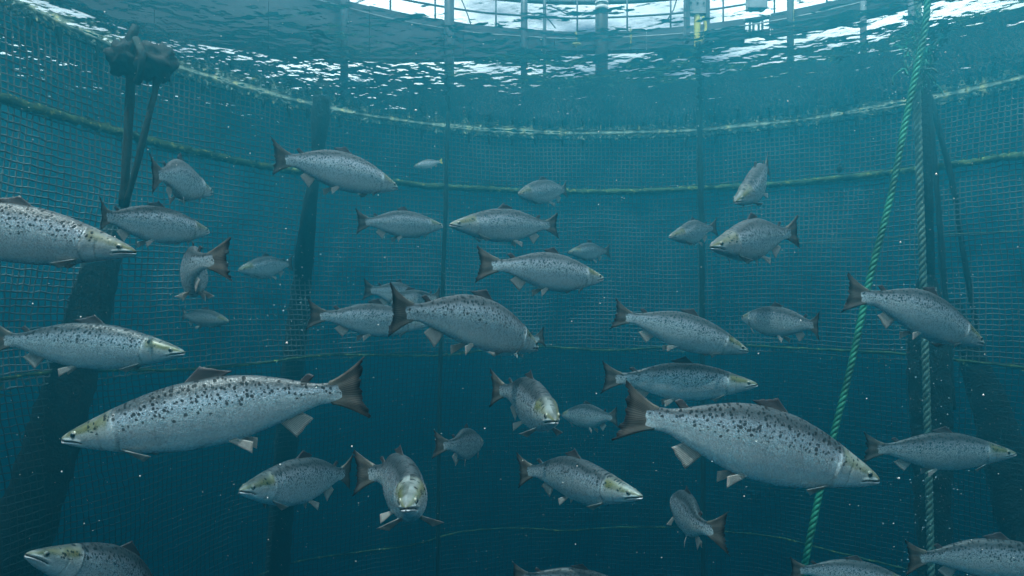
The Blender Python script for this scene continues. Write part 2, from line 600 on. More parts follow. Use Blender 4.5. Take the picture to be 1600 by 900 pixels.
def netting(t0, t1, cell, z0, z1, r, parent, m="twine"):
    nth = int((t1 - t0) * R / cell)
    nz = int((z1 - z0) / cell)
    TH, ZZ = np.meshgrid(np.linspace(t0, t1, nth + 1), np.linspace(z0, z1, nz + 1))
    jt = RNG.normal(0, 0.0035, TH.shape) / R
    TH = TH + jt + 0.012 * np.sin(ZZ * 1.7 + TH * 9) / R
    ZZ = ZZ + RNG.normal(0, 0.0035, ZZ.shape) + 0.012 * np.sin(TH * 13)
    RR = net_r(TH, ZZ)
    verts, faces = [], []
    base = 0
    for swap in (0, 1):
        A = (lambda q: q.T if swap else q)
        th, z, rr = A(TH), A(ZZ), A(RR)
        n_line, n_pt = th.shape
        pts = np.stack([CX + rr * np.cos(th), CY + rr * np.sin(th), z], -1)
        rad = np.stack([np.cos(th), np.sin(th), np.zeros_like(th)], -1)
        tan = np.stack([-np.sin(th), np.cos(th), np.zeros_like(th)], -1)
        upv = np.zeros_like(rad); upv[..., 2] = 1
        side = tan if swap else upv
        rl = r * (0.8 + 0.4 * RNG.random(th.shape))[..., None]
        ring = np.stack([pts - rad * rl, pts + rad * rl * 0.5 + side * rl * 0.87, pts + rad * rl * 0.5 - side * rl * 0.87], 2)
        verts.append(ring.reshape(-1, 3))
        idx = base + np.arange(n_line * n_pt * 3).reshape(n_line, n_pt, 3)
        for k in range(3):
            k2 = (k + 1) % 3
            faces.append(np.stack([idx[:, :-1, k], idx[:, 1:, k], idx[:, 1:, k2], idx[:, :-1, k2]], -1).reshape(-1, 4))
        base += n_line * n_pt * 3
    V = np.concatenate(verts)
    Fq = np.concatenate(faces)
    me = bpy.data.meshes.new("netting")
    me.vertices.add(len(V))
    me.vertices.foreach_set("co", V.astype(np.float32).ravel())
    me.loops.add(Fq.size)
    me.loops.foreach_set("vertex_index", Fq.astype(np.int32).ravel())
    me.polygons.add(len(Fq))
    me.polygons.foreach_set("loop_start", np.arange(0, Fq.size, 4, dtype=np.int32))
    me.update(calc_edges=True)
    me.materials.append(M[m])
    o = bpy.data.objects.new("netting", me)
    COL.objects.link(o)
    o.parent = parent
    o["kind"] = "stuff"
    return o


pen = empty("fish_net")
prop(pen, "round net wall of square mesh with fouled ropes enclosing the salmon", "net")
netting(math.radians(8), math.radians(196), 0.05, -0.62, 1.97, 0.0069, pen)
netting(math.radians(8), math.radians(196), 0.05, -5.62, -0.62, 0.0048, pen, "twine_low")  # lower netting coloured darker so it fades with depth
netting(math.radians(196), math.radians(368), 0.10, -5.6, 1.97, 0.006, pen)


def ring_path(z, r_off=0.0, sag=0.0, t0=0.0, t1=360.0, step=0.9, zfun=None):
    out = []
    n = int((t1 - t0) / step)
    for i in range(n + 1):
        th = math.radians(t0 + (t1 - t0) * i / n)
        zz = (zfun(th) if zfun else z) + sag * noise.noise(Vector((th * 3, z, 0))) + 0.006 * noise.noise(Vector((th * 40, z, 3)))
        out.append(ring_pt(th, float(net_r(th, zz)) - r_off, zz))
    return out


# fouled horizontal ropes: mid rope, lower rope, bottom rope; the head rope is a pair just below the surface
V, Fc = tube(ring_path(1.296, 0.02, 0.03, step=0.35), 0.034, 8, lump=0.5, cap=False, lscale=22)
mk("mid_rope", V, Fc, M["net_rope"], pen)
V, Fc = tube(ring_path(-0.60, 0.0, 0.09, step=0.35), 0.013, 6, lump=0.5, cap=False, lscale=22)
mk("lower_rope", V, Fc, M["net_rope"], pen)
V, Fc = tube(ring_path(-2.75, 0.0, 0.10, step=0.5), 0.009, 6, lump=0.4, cap=False, lscale=22)
mk("bottom_rope", V, Fc, M["net_rope"], pen)
V, Fc = tube(ring_path(0.62, 0.0, 0.03, t0=10, t1=72, step=0.5), 0.005, 5, lump=0.6, cap=False, lscale=22)
mk("seam_line", V, Fc, M["pale_line"], pen)
for k, (z, ro) in enumerate(((1.982, 0.02), (1.925, 0.0))):
    V, Fc = tube(ring_path(z, ro, 0.025, step=0.3), 0.018 if k == 0 else 0.010, 7, lump=0.55, cap=False, lscale=25)
    mk("head_rope", V, Fc, M["head_rope"] if k == 0 else M["dark_rope"], pen)
# knots that tie the net to the head rope
for i in range(46):
    th = math.radians(10 + 182 * (i + 0.6 * random.random()) / 46)
    p = ring_pt(th, R - 0.02, 1.91)
    V, Fc = [], []
    tube(resample([p + Vector((0, 0, 0.03)), p, p + Vector((random.uniform(-.015, .015), 0, -0.05 - 0.05 * random.random()))], 0.012),
         lambda t: 0.024 * (1 - 0.6 * t), 6, lump=0.5, V=V, Fc=Fc, lscale=40)
    mk("tie_knot", V, Fc, M["dark_rope"], pen)


def weed(n, z, spread_, size, m):
    V, Fc = [], []
    for _ in range(n):
        th = math.radians(random.uniform(10, 194))
        zz = z + random.gauss(0, spread_)
        c = ring_pt(th, float(net_r(th, zz)) - 0.02 + random.gauss(0, 0.012), zz)
        d = Vector((random.gauss(0, 1), random.gauss(0, 1), random.gauss(-0.4, 0.8))).normalized()
        w = d.orthogonal().normalized()
        q = d.cross(w)
        ln = size * random.uniform(0.4, 1.5)
        b = len(V)
        V += [c + w * ln * .25, c - w * ln * .12 + q * ln * .2, c - w * ln * .12 - q * ln * .2, c + d * ln]
        Fc += [(b, b + 1, b + 3), (b + 1, b + 2, b + 3), (b + 2, b, b + 3), (b, b + 2, b + 1)]
    o = mk("weed_growth", V, Fc, m, pen, False)
    o["kind"] = "stuff"


weed(3200, 1.955, 0.022, 0.038, M["head_rope"])
weed(1400, 1.296, 0.028, 0.036, M["net_rope"])
weed(500, -0.62, 0.03, 0.026, M["net_rope"])


def blob(c, r, lump, seed, nu=16, nv=10, squash=(1, 1, 1), scale=4.0):
    V, Fc = [], []
    c = Vector(c)
    for i in range(nv + 1):
        a = PI * i / nv
        for j in range(nu):
            b = 2 * PI * j / nu
            d = Vector((math.sin(a) * math.cos(b), math.sin(a) * math.sin(b), math.cos(a)))
            k = 1 + lump * noise.noise(d * scale * 0.5 + Vector((seed, 0, 0))) + lump * 0.5 * noise.noise(d * scale * 1.7 + Vector((seed, 5, 0)))
            V.append(c + Vector((d.x * squash[0], d.y * squash[1], d.z * squash[2])) * r * k)
    for i in range(nv):
        for j in range(nu):
            j2 = (j + 1) % nu
            Fc.append((i * nu + j, (i + 1) * nu + j, (i + 1) * nu + j2, i * nu + j2))
    return V, Fc


def net_point(px, py, k=1.0):
    return P(px, py, ring_depth(px, R) * k)


def hang(name, label, cat, pts, rad, mat, lump=0.4, k=10, step=0.06, lscale=8, group=None):
    path = resample(pts, step)
    o_loc = path[-1]
    V, Fc = tube(path, rad, k, lump=lump, lscale=lscale)
    o = mk(name, sub_v(V, o_loc), Fc, mat)
    o.location = o_loc
    prop(o, label, cat, group)
    return o


def lerp_r(stops):
    def f(t):
        for (t0, r0), (t1, r1) in zip(stops, stops[1:]):
            if t <= t1:
                u = (t - t0) / (t1 - t0)
                return r0 + (r1 - r0) * u
        return stops[-1][1]
    return f


# vertical ropes on the net wall
d = ring_depth(700, R) * 0.93
hang("vertical_rope", "thin dark vertical rope down the net behind the centre, below the surface at mid frame", "rope",
     [P(700, 176, d), P(697, 300, d), P(693, 420, d), P(688, 560, d), P(684, 900, d)], 0.023, M["pole_rope"], 0.35, 8, lscale=14)
d = ring_depth(1093, R) * 0.93
hang("mooring_rope", "straight dark green rope hanging under the grey bracket with the yellow sleeve", "rope",
     [P(1091, 66, d), P(1093, 200, d), P(1097, 420, d), P(1099, 900, d)], lerp_r([(0, .034), (.22, .030), (.3, .034), (1, .026)]), M["pole_rope"], 0.3, 10, lscale=14)

# left: black buoy with two ropes that meet below it
BD = 3.7
bl = empty("surface_buoy", P(222, 96, BD))
prop(bl, "lumpy black double buoy under the rippled surface at the left net wall", "buoy")
for (px, py, r, sq, sd_) in ((198, 92, 0.107, (0.85, 0.9, 0.95), 1), (243, 98, 0.111, (0.95, 0.9, 0.95), 4)):
    V, Fc = blob(P(px, py, BD), r, 0.34, sd_, 36, 24, sq, 4.5)
    mk("drum", sub_v(V, bl.location), Fc, M["buoy"], bl)
V, Fc = tube(resample([P(203, 80, BD), P(208, 55, BD), P(214, 40, BD)], 0.03), lerp_r([(0, .043), (1, .02)]), 10, lump=0.4, lscale=14)
mk("shackle", sub_v(V, bl.location), Fc, M["buoy"], bl)
V, Fc = tube(resample([P(212, 62, (BD - 0.06)), P(222, 84, BD - 0.13), P(221, 110, BD - 0.12), P(214, 128, BD - 0.05)], 0.03), 0.02, 8, lump=0.5, lscale=14)
mk("lashing", sub_v(V, bl.location), Fc, M["dark_rope"], bl)
hang("buoy_rope", "thick dark rope dropping straight down from the black buoy", "rope",
     [P(205, 110, BD), P(202, 180, BD), P(197, 260, BD), P(192, 324, BD)], 0.023, M["dark_rope"], 0.25, 10, lscale=26)
hang("buoy_rope", "thinner dark rope slanting from the buoy's far end to meet the straight one", "rope",
     [P(247, 122, BD), P(232, 185, (BD - 0.05)), P(213, 260, (BD - 0.05)), P(196, 322, (BD - 0.03))], lerp_r([(0, .03), (.1, .017), (1, .016)]), M["dark_rope"], 0.25, 8, lscale=20)


def nd(px):
    return ring_depth(px, R) * 1.02


hang("fouled_strap", "broad dark fouled strap falling leftward below the two buoy ropes", "strap",
     [P(193, 322, nd(193)), P(172, 380, nd(172)), P(148, 450, nd(148)), P(112, 590, nd(112)), P(70, 730, nd(70)), P(5, 930, nd(30))],
     lerp_r([(0, .03), (.08, .08), (.2, .14), (.5, .17), (1, .20)]), M["foul"], 0.12, 14, 0.05, 9)
hang("fouled_post", "dark tapering fouled post behind the net beneath the upper left head rope", "post",
     [P(502, 150, nd(502) * .9), P(497, 235, nd(497) * .91), P(483, 330, nd(483) * .93), P(472, 440, nd(472)), P(452, 640, nd(452)), P(432, 910, nd(432))],
     lerp_r([(0, .078), (.05, .09), (.12, .046), (.25, .078), (.45, .11), (1, .12)]), M["foul"], 0.10, 12, 0.06, 9)

# right: dark pole, fouled clump, slanting dark ropes
d = ring_depth(1447, R) * 0.90
hang("dark_pole", "dark vertical pole close behind the grey twisted rope", "pole",
     [P(1445, 118, d), P(1448, 300, d), P(1452, 460, d), P(1458, 920, d)], 0.050, M["foul"], 0.12, 10, 0.08, 8)
hang("fouled_clump", "dark fouled bundle round the foot of the grey rope behind the diving salmon", "bundle",
     [P(1450, 430, d), P(1448, 500, d), P(1452, 600, d), P(1456, 720, d), P(1460, 920, d)],
     lerp_r([(0, .06), (.1, .13), (.3, .165), (.6, .16), (1, .12)]), M["foul"], 0.16, 14, 0.05, 9)
hang("fouled_strap", "broad dark strap slanting down to the lower right corner", "strap",
     [P(1490, 470, nd(1490)), P(1520, 560, nd(1520)), P(1552, 650, nd(1552)), P(1590, 780, nd(1590)), P(1640, 930, nd(1640))],
     lerp_r([(0, .05), (.3, .14), (.6, .2), (1, .24)]), M["foul"], 0.12, 14, 0.05, 9)
d = ring_depth(1470, R) * 0.98
hang("stay_rope", "thin dark rope right of the dark pole, nearer of the slanting pair", "rope",
     [P(1450, 150, d), P(1461, 260, d), P(1472, 400, d), P(1482, 520, d), P(1490, 640, d)], 0.024, M["dark_rope"], 0.25, 8, 0.06, 18)
hang("stay_rope", "thin dark rope slanting farthest right across the right net wall", "rope",
     [P(1453, 150, d), P(1489, 290, d), P(1506, 400, d), P(1527, 520, d), P(1545, 640, d), P(1560, 760, d)], 0.026, M["dark_rope"], 0.25, 8, 0.06, 18)


# small floats on the head rope and on the wall
def float_thing(px, py, r, label, mat, k=0.985, group=None):
    c = net_point(px, py, k)
    V, Fc = blob(c, r, 0.3, px * 0.1, 14, 10, (0.8, 0.8, 1.15))
    tube(resample([c + Vector((0, 0, r)), c + Vector((0.01, 0, r * 1.7))], 0.01), r * 0.35, 6, V=V, Fc=Fc)
    o = mk("net_float", sub_v(V, c), Fc, mat)
    o.location = c
    prop(o, label, "float", group)


float_thing(1317, 166, 0.055, "small yellow brown fouled float on the head rope left of the green rope", M["float"])
float_thing(1312, 264, 0.036, "small dark round float on the net under the yellow brown float", M["buoy"])
float_thing(497, 158, 0.06, "pale green growth covered float on top of the dark tapering post", M["float"], 0.97)
float_thing(400, 124, 0.05, "yellowish fouled float on the head rope left of the dark post", M["float"])
float_thing(645, 180, 0.045, "small black float on the head rope left of centre", M["buoy"])


# the two laid ropes in front of the net at the right
def laid_rope(name, label, pts, dia, mat, turn):
    path = resample(pts, dia * 0.28)
    V, Fc = twisted(path, dia, turn)
    loc = path[-1]
    o = mk(name, sub_v(V, loc), Fc, mat)
    o.location = loc
    prop(o, label, "rope")
    return o


dg = 4.1
laid_rope("twisted_rope", "bright green twisted rope slanting down from the surface tangle to the lower right",
          [P(1452, -40, dg), P(1446, 40, dg), P(1436, 90, dg), P(1415, 190, dg), P(1391, 310, dg * .99), P(1358, 440, dg * .98), P(1330, 570, dg * .97), P(1300, 690, dg * .96), P(1272, 810, dg * .95), P(1248, 930, dg * .94)],
          0.041, M["green_rope"], 0.115)
dr = ring_depth(1440, R) * 0.84
laid_rope("twisted_rope", "grey green twisted rope hanging vertically against the dark pole",
          [P(1432, -30, dr), P(1436, 60, dr), P(1433, 130, dr), P(1436, 250, dr), P(1441, 400, dr), P(1446, 560, dr), P(1450, 700, dr), P(1456, 940, dr)],
          0.062, M["grey_rope"], 0.165)

# frayed tangle where the ropes break the surface
tg = empty("rope_tangle", P(1438, 85, dr * 0.985))
prop(tg, "frayed pale green rope tangle at the surface round both twisted ropes", "tangle")
for i in range(90):
    px, py = 1440 + random.gauss(0, 9), random.uniform(20, 128)
    p = P(px, py, dr * 0.985 + random.gauss(0, 0.05))
    pts = [p]
    for j in range(4):
        p = p + Vector((random.gauss(0, 0.024), random.gauss(0, 0.02), random.gauss(-0.01, 0.035)))
        pts.append(p)
    V, Fc = tube(resample(pts, 0.02), random.uniform(0.004, 0.010), 5)
    mk("frayed_strand", sub_v(V, tg.location), Fc, M["green_rope"] if i % 3 else M["grey_rope"], tg)


# ------------------------------------------------------------------ walkway above the water
RW = R + 0.75
wk = empty("walkway", (CX, CY, WL))
prop(wk, "dark floating walkway ring with handrails above the water", "walkway")
WLOC = wk.location


def wput(name, V, Fc, m, smooth=True):
    return mk(name, sub_v(V, WLOC), Fc, m, wk, smooth)


def wring(name, r, z, rad, m, t0=0, t1=360, k=8, lump=0.0, wob=0.0):
    n = int((t1 - t0) / 1.0)
    path = []
    for i in range(n + 1):
        th = math.radians(t0 + (t1 - t0) * i / n)
        path.append(ring_pt(th, r, z + wob * noise.noise(Vector((th * 6, z, 1)))))
    V, Fc = tube(path, rad, k, lump=lump, cap=False)
    wput(name, V, Fc, m)


# floating collar pipe the posts stand on, deck skirt with a slotted opening, rails
wring("collar_pipe", RW, WL + 0.17, 0.12, M["hdpe"], k=12)
Z0, Z1 = 3.27, 3.52
a1, a0 = ring_theta(1163, RW), ring_theta(1204, RW)
zs0, zs1 = 3.35, 3.49


def arc_block(t0, t1, z0, z1, r0, r1, n):
    V, Fc = [], []
    for i in range(n + 1):
        th = t0 + (t1 - t0) * i / n
        zz = z0(th) if callable(z0) else z0
        V += [ring_pt(th, r0, zz), ring_pt(th, r1, zz), ring_pt(th, r1, z1), ring_pt(th, r0, z1)]
    for i in range(n):
        for j in range(4):
            j2 = (j + 1) % 4
            Fc.append((i * 4 + j, i * 4 + j2, i * 4 + 4 + j2, i * 4 + 4 + j))
    Fc += [(3, 2, 1, 0), (n * 4, n * 4 + 1, n * 4 + 2, n * 4 + 3)]
    return V, Fc


NP = 26
TA, TB = ring_theta(870, RW), ring_theta(230, RW)


def skirt_z(th):
    """Lower edge of the skirt: its left part is shaped lower to block sky glints."""
    k = min(max((th - TA) / (TB - TA), 0.0), 1.0)
    if th > TB + 1.3:
        k = max(0.0, 1.0 - (th - TB - 1.3) / 0.5)
    return Z0 - 0.75 * k  # left drop added to darken the water ceiling there


ths = [a1 + (2 * PI - (a1 - a0)) * i / NP for i in range(NP + 1)]
for i in range(NP):
    V, Fc = arc_block(ths[i] + 0.0006, ths[i + 1] - 0.0006, skirt_z, Z1 + random.uniform(-0.01, 0.012), RW - 0.05, RW + 0.10, 12)
    wput("skirt_panel", V, Fc, M["steel"], False)
V, Fc = arc_block(a0 + .0006, a1 - .0006, Z0, zs0, RW - 0.05, RW - 0.02, 4)
wput("skirt_panel", V, Fc, M["steel"], False)
V, Fc = arc_block(a0 + .0006, a1 - .0006, zs1, Z1, RW - 0.05, RW + 0.02, 4)
wput("skirt_panel", V, Fc, M["steel"], False)
for f in (0.0, 0.22, 0.36, 0.56, 0.70, 1.0):
    th = a1 + (a0 - a1) * f
    V, Fc = [], []
    c = ring_pt(th, RW - 0.035, (zs0 + zs1) / 2)
    tn = Vector((-math.sin(th), math.cos(th), 0)); rd = Vector((math.cos(th), math.sin(th), 0))
    box(V, Fc, c, tn * 0.014, rd * 0.012, Vector((0, 0, (zs1 - zs0) / 2 - 0.002)))
    wput("slot_bar", V, Fc, M["steel"], False)
wring("handrail", RW - 0.03, 3.705, 0.014, M["steel"], k=8, wob=0.01)
wring("top_rail", RW + 0.02, 3.935, 0.035, M["steel"], k=8)
wring("toe_rail", RW - 0.08, 3.415, 0.010, M["galv"], k=6, wob=0.012)
for px in (545, 610, 680, 775, 902, 980, 1048, 1130, 1210, 1292, 1370, 1450, 1530):
    th = ring_theta(px, RW - 0.03)
    V, Fc = tube([ring_pt(th, RW - 0.03, Z1 - 0.02), ring_pt(th, RW - 0.03, 3.70), ring_pt(th, RW - 0.02, 3.93)], 0.012, 6)
    wput("baluster", V, Fc, M["steel"])
for px, r, m, top in ((538, .045, "steel", 4.4), (702, .062, "steel", 4.4), (819, .045, "steel", 4.4), (851, .022, "steel", 4.4), (940, .085, "hdpe", 4.4),
                      (1235, .040, "steel", 4.4), (1349, .035, "galv", 4.4), (1428, .060, "galv", 4.4), (1238, .02, "yellow", 4.0)):
    th = ring_theta(px, RW - 0.14)
    V, Fc = tube([ring_pt(th, RW - 0.14, WL + 0.2), ring_pt(th, RW - 0.14, 3.3), ring_pt(th, RW - 0.14, top)], r, 12)
    wput("post", V, Fc, M[m])
th = ring_theta(940, RW - 0.14)
V, Fc = tube([ring_pt(th, RW - 0.14, 3.76), ring_pt(th, RW - 0.14, 3.80)], 0.09, 12)
wput("white_band", V, Fc, M["white"])
V, Fc = tube([ring_pt(th, RW - 0.14, 3.84), ring_pt(th, RW - 0.14, 3.86)], 0.09, 12)
wput("white_band", V, Fc, M["white"])
# braces and slack lines
for (x0, y0, x1, y1, r) in ((718, -8, 738, 46, .008), (1058, -4, 1042, 32, .009), (856, 8, 888, 18, .009), (870, 14, 893, 24, .008), (850, 22, 868, 44, .008)):
    dd_ = ring_depth((x0 + x1) / 2, RW)
    V, Fc = tube(resample([P(x0, y0, dd_), P((x0 + x1) / 2 + 2, (y0 + y1) / 2 + 2, dd_), P(x1, y1, dd_)], 0.05), r, 6)
    wput("slack_line", V, Fc, M["steel"])
# grey bracket with yellow sleeve over the mooring rope
br = empty("bracket", P(1088, 20, 7.55))
prop(br, "grey steel bracket box with bolt heads above the yellow sleeve", "bracket")
BL = br.location
ex, ey, ez = Vector((1, 0, 0)), Vector((0, 1, 0)), Vector((0, 0, 1))
V, Fc = [], []
box(V, Fc, P(1090, 6, 7.55), ex * 0.095, ey * 0.05, ez * 0.125)
mk("plate", sub_v(V, BL), Fc, M["galv"], br, False)
for px in (1073, 1104):
    V, Fc = [], []
    box(V, Fc, P(px, 27, 7.55), ex * 0.022, ey * 0.055, ez * 0.285)
    mk("side_channel", sub_v(V, BL), Fc, M["steel"], br, False)
for px in (1080, 1090, 1100):
    V, Fc = tube([P(px, 4, 7.50), P(px, 4, 7.47)], 0.012, 6)
    mk("bolt", sub_v(V, BL), Fc, M["steel"], br)
V, Fc = tube(resample([P(1089, 24, 7.55), P(1090, 70, 7.5), P(1091, 120, 7.5)], 0.05), 0.036, 12, lump=0.2, lscale=12)
mk("sleeve", sub_v(V, BL), Fc, M["yellow"], br)
V, Fc = tube(resample([P(1098, 26, 7.45), P(1103, 40, 7.45), P(1100, 56, 7.45), P(1095, 66, 7.45)], 0.03), 0.015, 8)
mk("hose", sub_v(V, BL), Fc, M["yellow"], br)
# box hung on the rail
bx = P(1182, 2, 7.7)
V, Fc = [], []
box(V, Fc, bx, ex * 0.105, ey * 0.06, ez * 0.095)
for s in (-1, 1):
    box(V, Fc, bx + Vector((s * 0.06, 0, -0.105)), ex * 0.015, ey * 0.03, ez * 0.012)
o = mk("rail_box", sub_v(V, bx), Fc, M["galv"], None, False)
o.location = bx
prop(o, "small grey box on the walkway rail over the slotted opening", "box")
# little yellow tag lines hanging from the walkway
for px, y0, y1, lab in ((900, 50, 74, "pale line with a yellow tag hanging at the waterline near the centre posts"),
                        (985, 45, 76, "pale thin line hanging from the skirt right of the thick dark post")):
    dd_ = ring_depth(px, RW - 0.16)
    V, Fc = tube(resample([P(px, y0, dd_), P(px + 1, (y0 + y1) / 2, dd_), P(px, y1, dd_)], 0.04), 0.012, 6, lump=0.4)
    c = P(px, y0, dd_)
    if px == 900:
        b2, f2 = blob(P(px, 69, dd_), 0.035, 0.3, 3, 10, 8, (2.0, 0.7, 0.6))
        k0 = len(V)
        V += b2; Fc += [tuple(i + k0 for i in f) for f in f2]
    o = mk("tag_line", sub_v(V, c), Fc, M["float"])
    o.location = c
    prop(o, lab, "line")


# ------------------------------------------------------------------ salmon
KX = np.array([0, .008, .03, .06, .10, .14, .20, .30, .40, .50, .60, .70, .78, .84, .88, .905])
KT = np.array([.003, .010, .021, .032, .045, .057, .075, .099, .113, .115, .104, .078, .052, .037, .036, .040])
KB = np.array([.008, .015, .026, .038, .051, .063, .081, .105, .119, .119, .104, .077, .051, .036, .037, .041])
KW = np.array([.003, .010, .020, .028, .037, .043, .050, .057, .059, .055, .045, .032, .021, .014, .009, .004])


def pchip(xk, yk, x):
    h = np.diff(xk); dl = np.diff(yk) / h
    m = np.zeros_like(yk)
    for i in range(1, len(yk) - 1):
        if dl[i - 1] * dl[i] > 0:
            w1, w2 = 2 * h[i] + h[i - 1], h[i] + 2 * h[i - 1]
            m[i] = (w1 + w2) / (w1 / dl[i - 1] + w2 / dl[i])
    m[0], m[-1] = dl[0], dl[-1]
    i = np.clip(np.searchsorted(xk, x) - 1, 0, len(xk) - 2)
    t = (x - xk[i]) / h[i]
    return ((1 + 2 * t) * (1 - t) ** 2 * yk[i] + t * (1 - t) ** 2 * h[i] * m[i] + t * t * (3 - 2 * t) * yk[i + 1] + t * t * (t - 1) * h[i] * m[i + 1])


def prof(x, deep=1.0):
    return pchip(KX, KT, x) * deep, pchip(KX, KB, x) * deep, pchip(KX, KW, x)


class Bend:
    """Maps rest space (x back from snout, y to the fish's left, z up; in body lengths) to the fish's local space.
    The backbone turns sideways by an angle along its length and keeps its length."""
    def __init__(self, A, B, hook, arch):
        self.L = 1.0
        self.arch = arch
        s = np.linspace(0, 1, 241)
        a = np.clip((A * PI * np.cos(PI * s) + B * 2 * PI * np.cos(2 * PI * s)) / 0.955 + hook * 6 * np.clip(s - 0.72, 0, 1), -1.35, 1.35)
        ds = 0.955 / 240
        am = (a[1:] + a[:-1]) / 2
        bx = np.concatenate([[0], np.cumsum(np.cos(am)) * ds])
        by = np.concatenate([[0], np.cumsum(np.sin(am)) * ds])
        r = math.atan2(by[-1], bx[-1])
        c, n = math.cos(r), math.sin(r)
        self.bx, self.by = bx * c + by * n, -bx * n + by * c
        self.a, self.s = a - r, s * 0.955
        self.chord = float(self.bx[-1])

    def __call__(self, p):
        p = np.asarray(p, float)
        x, y, z = p[:, 0], p[:, 1], p[:, 2]
        a = np.interp(x, self.s, self.a)
        ex = np.maximum(x - 0.955, 0) + np.minimum(x, 0)
        bx = np.interp(x, self.s, self.bx) + ex * np.cos(a)
        by = np.interp(x, self.s, self.by) + ex * np.sin(a)
        s = np.clip(x / 0.955, 0, 1)
        gz = self.arch * np.sin(PI * s)
        dz = self.arch * PI * np.cos(PI * s) / 0.955
        n2 = np.sqrt(1 + dz * dz)
        px = -(bx - self.chord / 2) + y * np.sin(a) + z * dz / n2
        py = by + y * np.cos(a)
        pz = gz + z / n2
        return np.stack([px, py, pz], 1) * self.L


def gauss(x, w):
    return np.exp(-(x / w) ** 2)


def sstep(a, b, x):
    t = np.clip((x - a) / (b - a), 0, 1)
    return t * t * (3 - 2 * t)


def attr(me, name, data, vec=False):
    a = me.attributes.new(name, 'FLOAT_VECTOR' if vec else 'FLOAT', 'POINT')
    a.data.foreach_set("vector" if vec else "value", np.asarray(data, np.float32).ravel())


def body_mesh(nx_head, nx_body, ns, deep):
    xs = np.concatenate([0.24 * np.linspace(0, 1, nx_head) ** 1.25, np.linspace(0.24, 0.905, nx_body)[1:]])
    t, b, w = prof(xs, deep)
    ang = np.linspace(0, 2 * PI, ns, endpoint=False)
    cs, sn = np.cos(ang), np.sin(ang)
    sx = np.sign(cs) * np.abs(cs) ** 0.92
    X = np.repeat(xs[:, None], ns, 1)
    Yr = w[:, None] * sx[None]
    hz = np.where(sn[None] >= 0, t[:, None], b[:, None])
    v = np.repeat(sn[None], len(xs), 0)
    Zr = hz * sn[None]
    # belly a little flatter and back a little narrower than an ellipse
    Yr = Yr * (1 - 0.10 * np.clip(v, 0, 1) ** 2 * (X > 0.1))
    ca = np.abs(cs)[None]
    outy = np.sign(cs)[None]
    # mouth slit, jaw, cheek plates
    zm = -0.0030 - 0.0110 * (X / 0.08) ** 0.9 - 0.010 * np.clip(X / 0.09, 0, 1) ** 3
    inm = 1 - sstep(0.080, 0.092, X)
    mouth = gauss(Zr - zm, 0.0030) * inm
    lip = gauss(Zr - zm + 0.0065, 0.004) * (1 - sstep(0.05, 0.08, X)) * 0.9
    upper = gauss(Zr - zm - 0.007, 0.004) * sstep(0.01, 0.03, X) * inm
    xo = 0.196 + 0.010 * np.cos(np.clip((Zr + 0.012) / 0.06, -1.4, 1.4)) - 0.30 * np.clip(-Zr - 0.035, 0, 1)
    on = sstep(0.115, 0.04, Zr) * sstep(-0.10, -0.075, Zr)
    step = np.where(X < xo, np.exp((X - xo) / 0.045), np.exp(-(X - xo) / 0.0045)) * on
    slit = gauss(X - xo - 0.004, 0.0035) * on * sstep(0.06, 0.02, Zr)
    xp = 0.146 + 0.014 * np.cos(np.clip((Zr + 0.01) / 0.05, -1.5, 1.5)) - 0.012
    pre = gauss(X - xp, 0.0028) * sstep(0.035, 0.015, Zr) * sstep(-0.065, -0.05, Zr)
    eye = np.exp(-(((X - 0.064) / 0.017) ** 2 + ((Zr - 0.0100) / 0.015) ** 2))
    disp = -0.0075 * mouth + 0.003 * lip + 0.0035 * upper + 0.0080 * step - 0.003 * slit - 0.0030 * pre - 0.0014 * eye
    Yr = Yr + outy * disp * (0.35 + 0.65 * ca)
    # snout front: let the slit run round the nose
    front = (X < 0.012)
    X2 = X + np.where(front, mouth * 0.008, 0) - np.where(front, lip * 0.002, 0)
    V = np.stack([X2.ravel(), Yr.ravel(), Zr.ravel()], 1)
    n = len(xs)
    V = np.concatenate([V, [[-0.002, 0, -0.0015]], [[0.907, 0, 0]]])
    idx = np.arange(n * ns).reshape(n, ns)
    Fc = []
    nxt = np.roll(idx, -1, 1)
    quads = np.stack([idx[:-1], idx[1:], nxt[1:], nxt[:-1]], -1).reshape(-1, 4)
    Fc = quads.tolist()
    for j in range(ns):
        Fc.append([n * ns, int(idx[0, j]), int(nxt[0, j])])
        Fc.append([n * ns + 1, int(nxt[-1, j]), int(idx[-1, j])])
    rest = np.concatenate([np.stack([X.ravel(), Yr.ravel(), Zr.ravel()], 1), [[0, 0, 0]], [[.907, 0, 0]]])
    pad = lambda q, a, c: np.concatenate([q.ravel(), [a, c]])
    rim = gauss(X - xo + 0.006, 0.004) * on * sstep(0.06, 0.02, Zr)
    return V, Fc, rest, pad(v, 0, 0), pad(mouth, 0.6, 0), pad(lip, 0, 0), pad(np.maximum(slit, 0.7 * pre), 0, 0), pad(np.maximum(rim, 0.6 * upper), 0, 0)


_BODY = {}


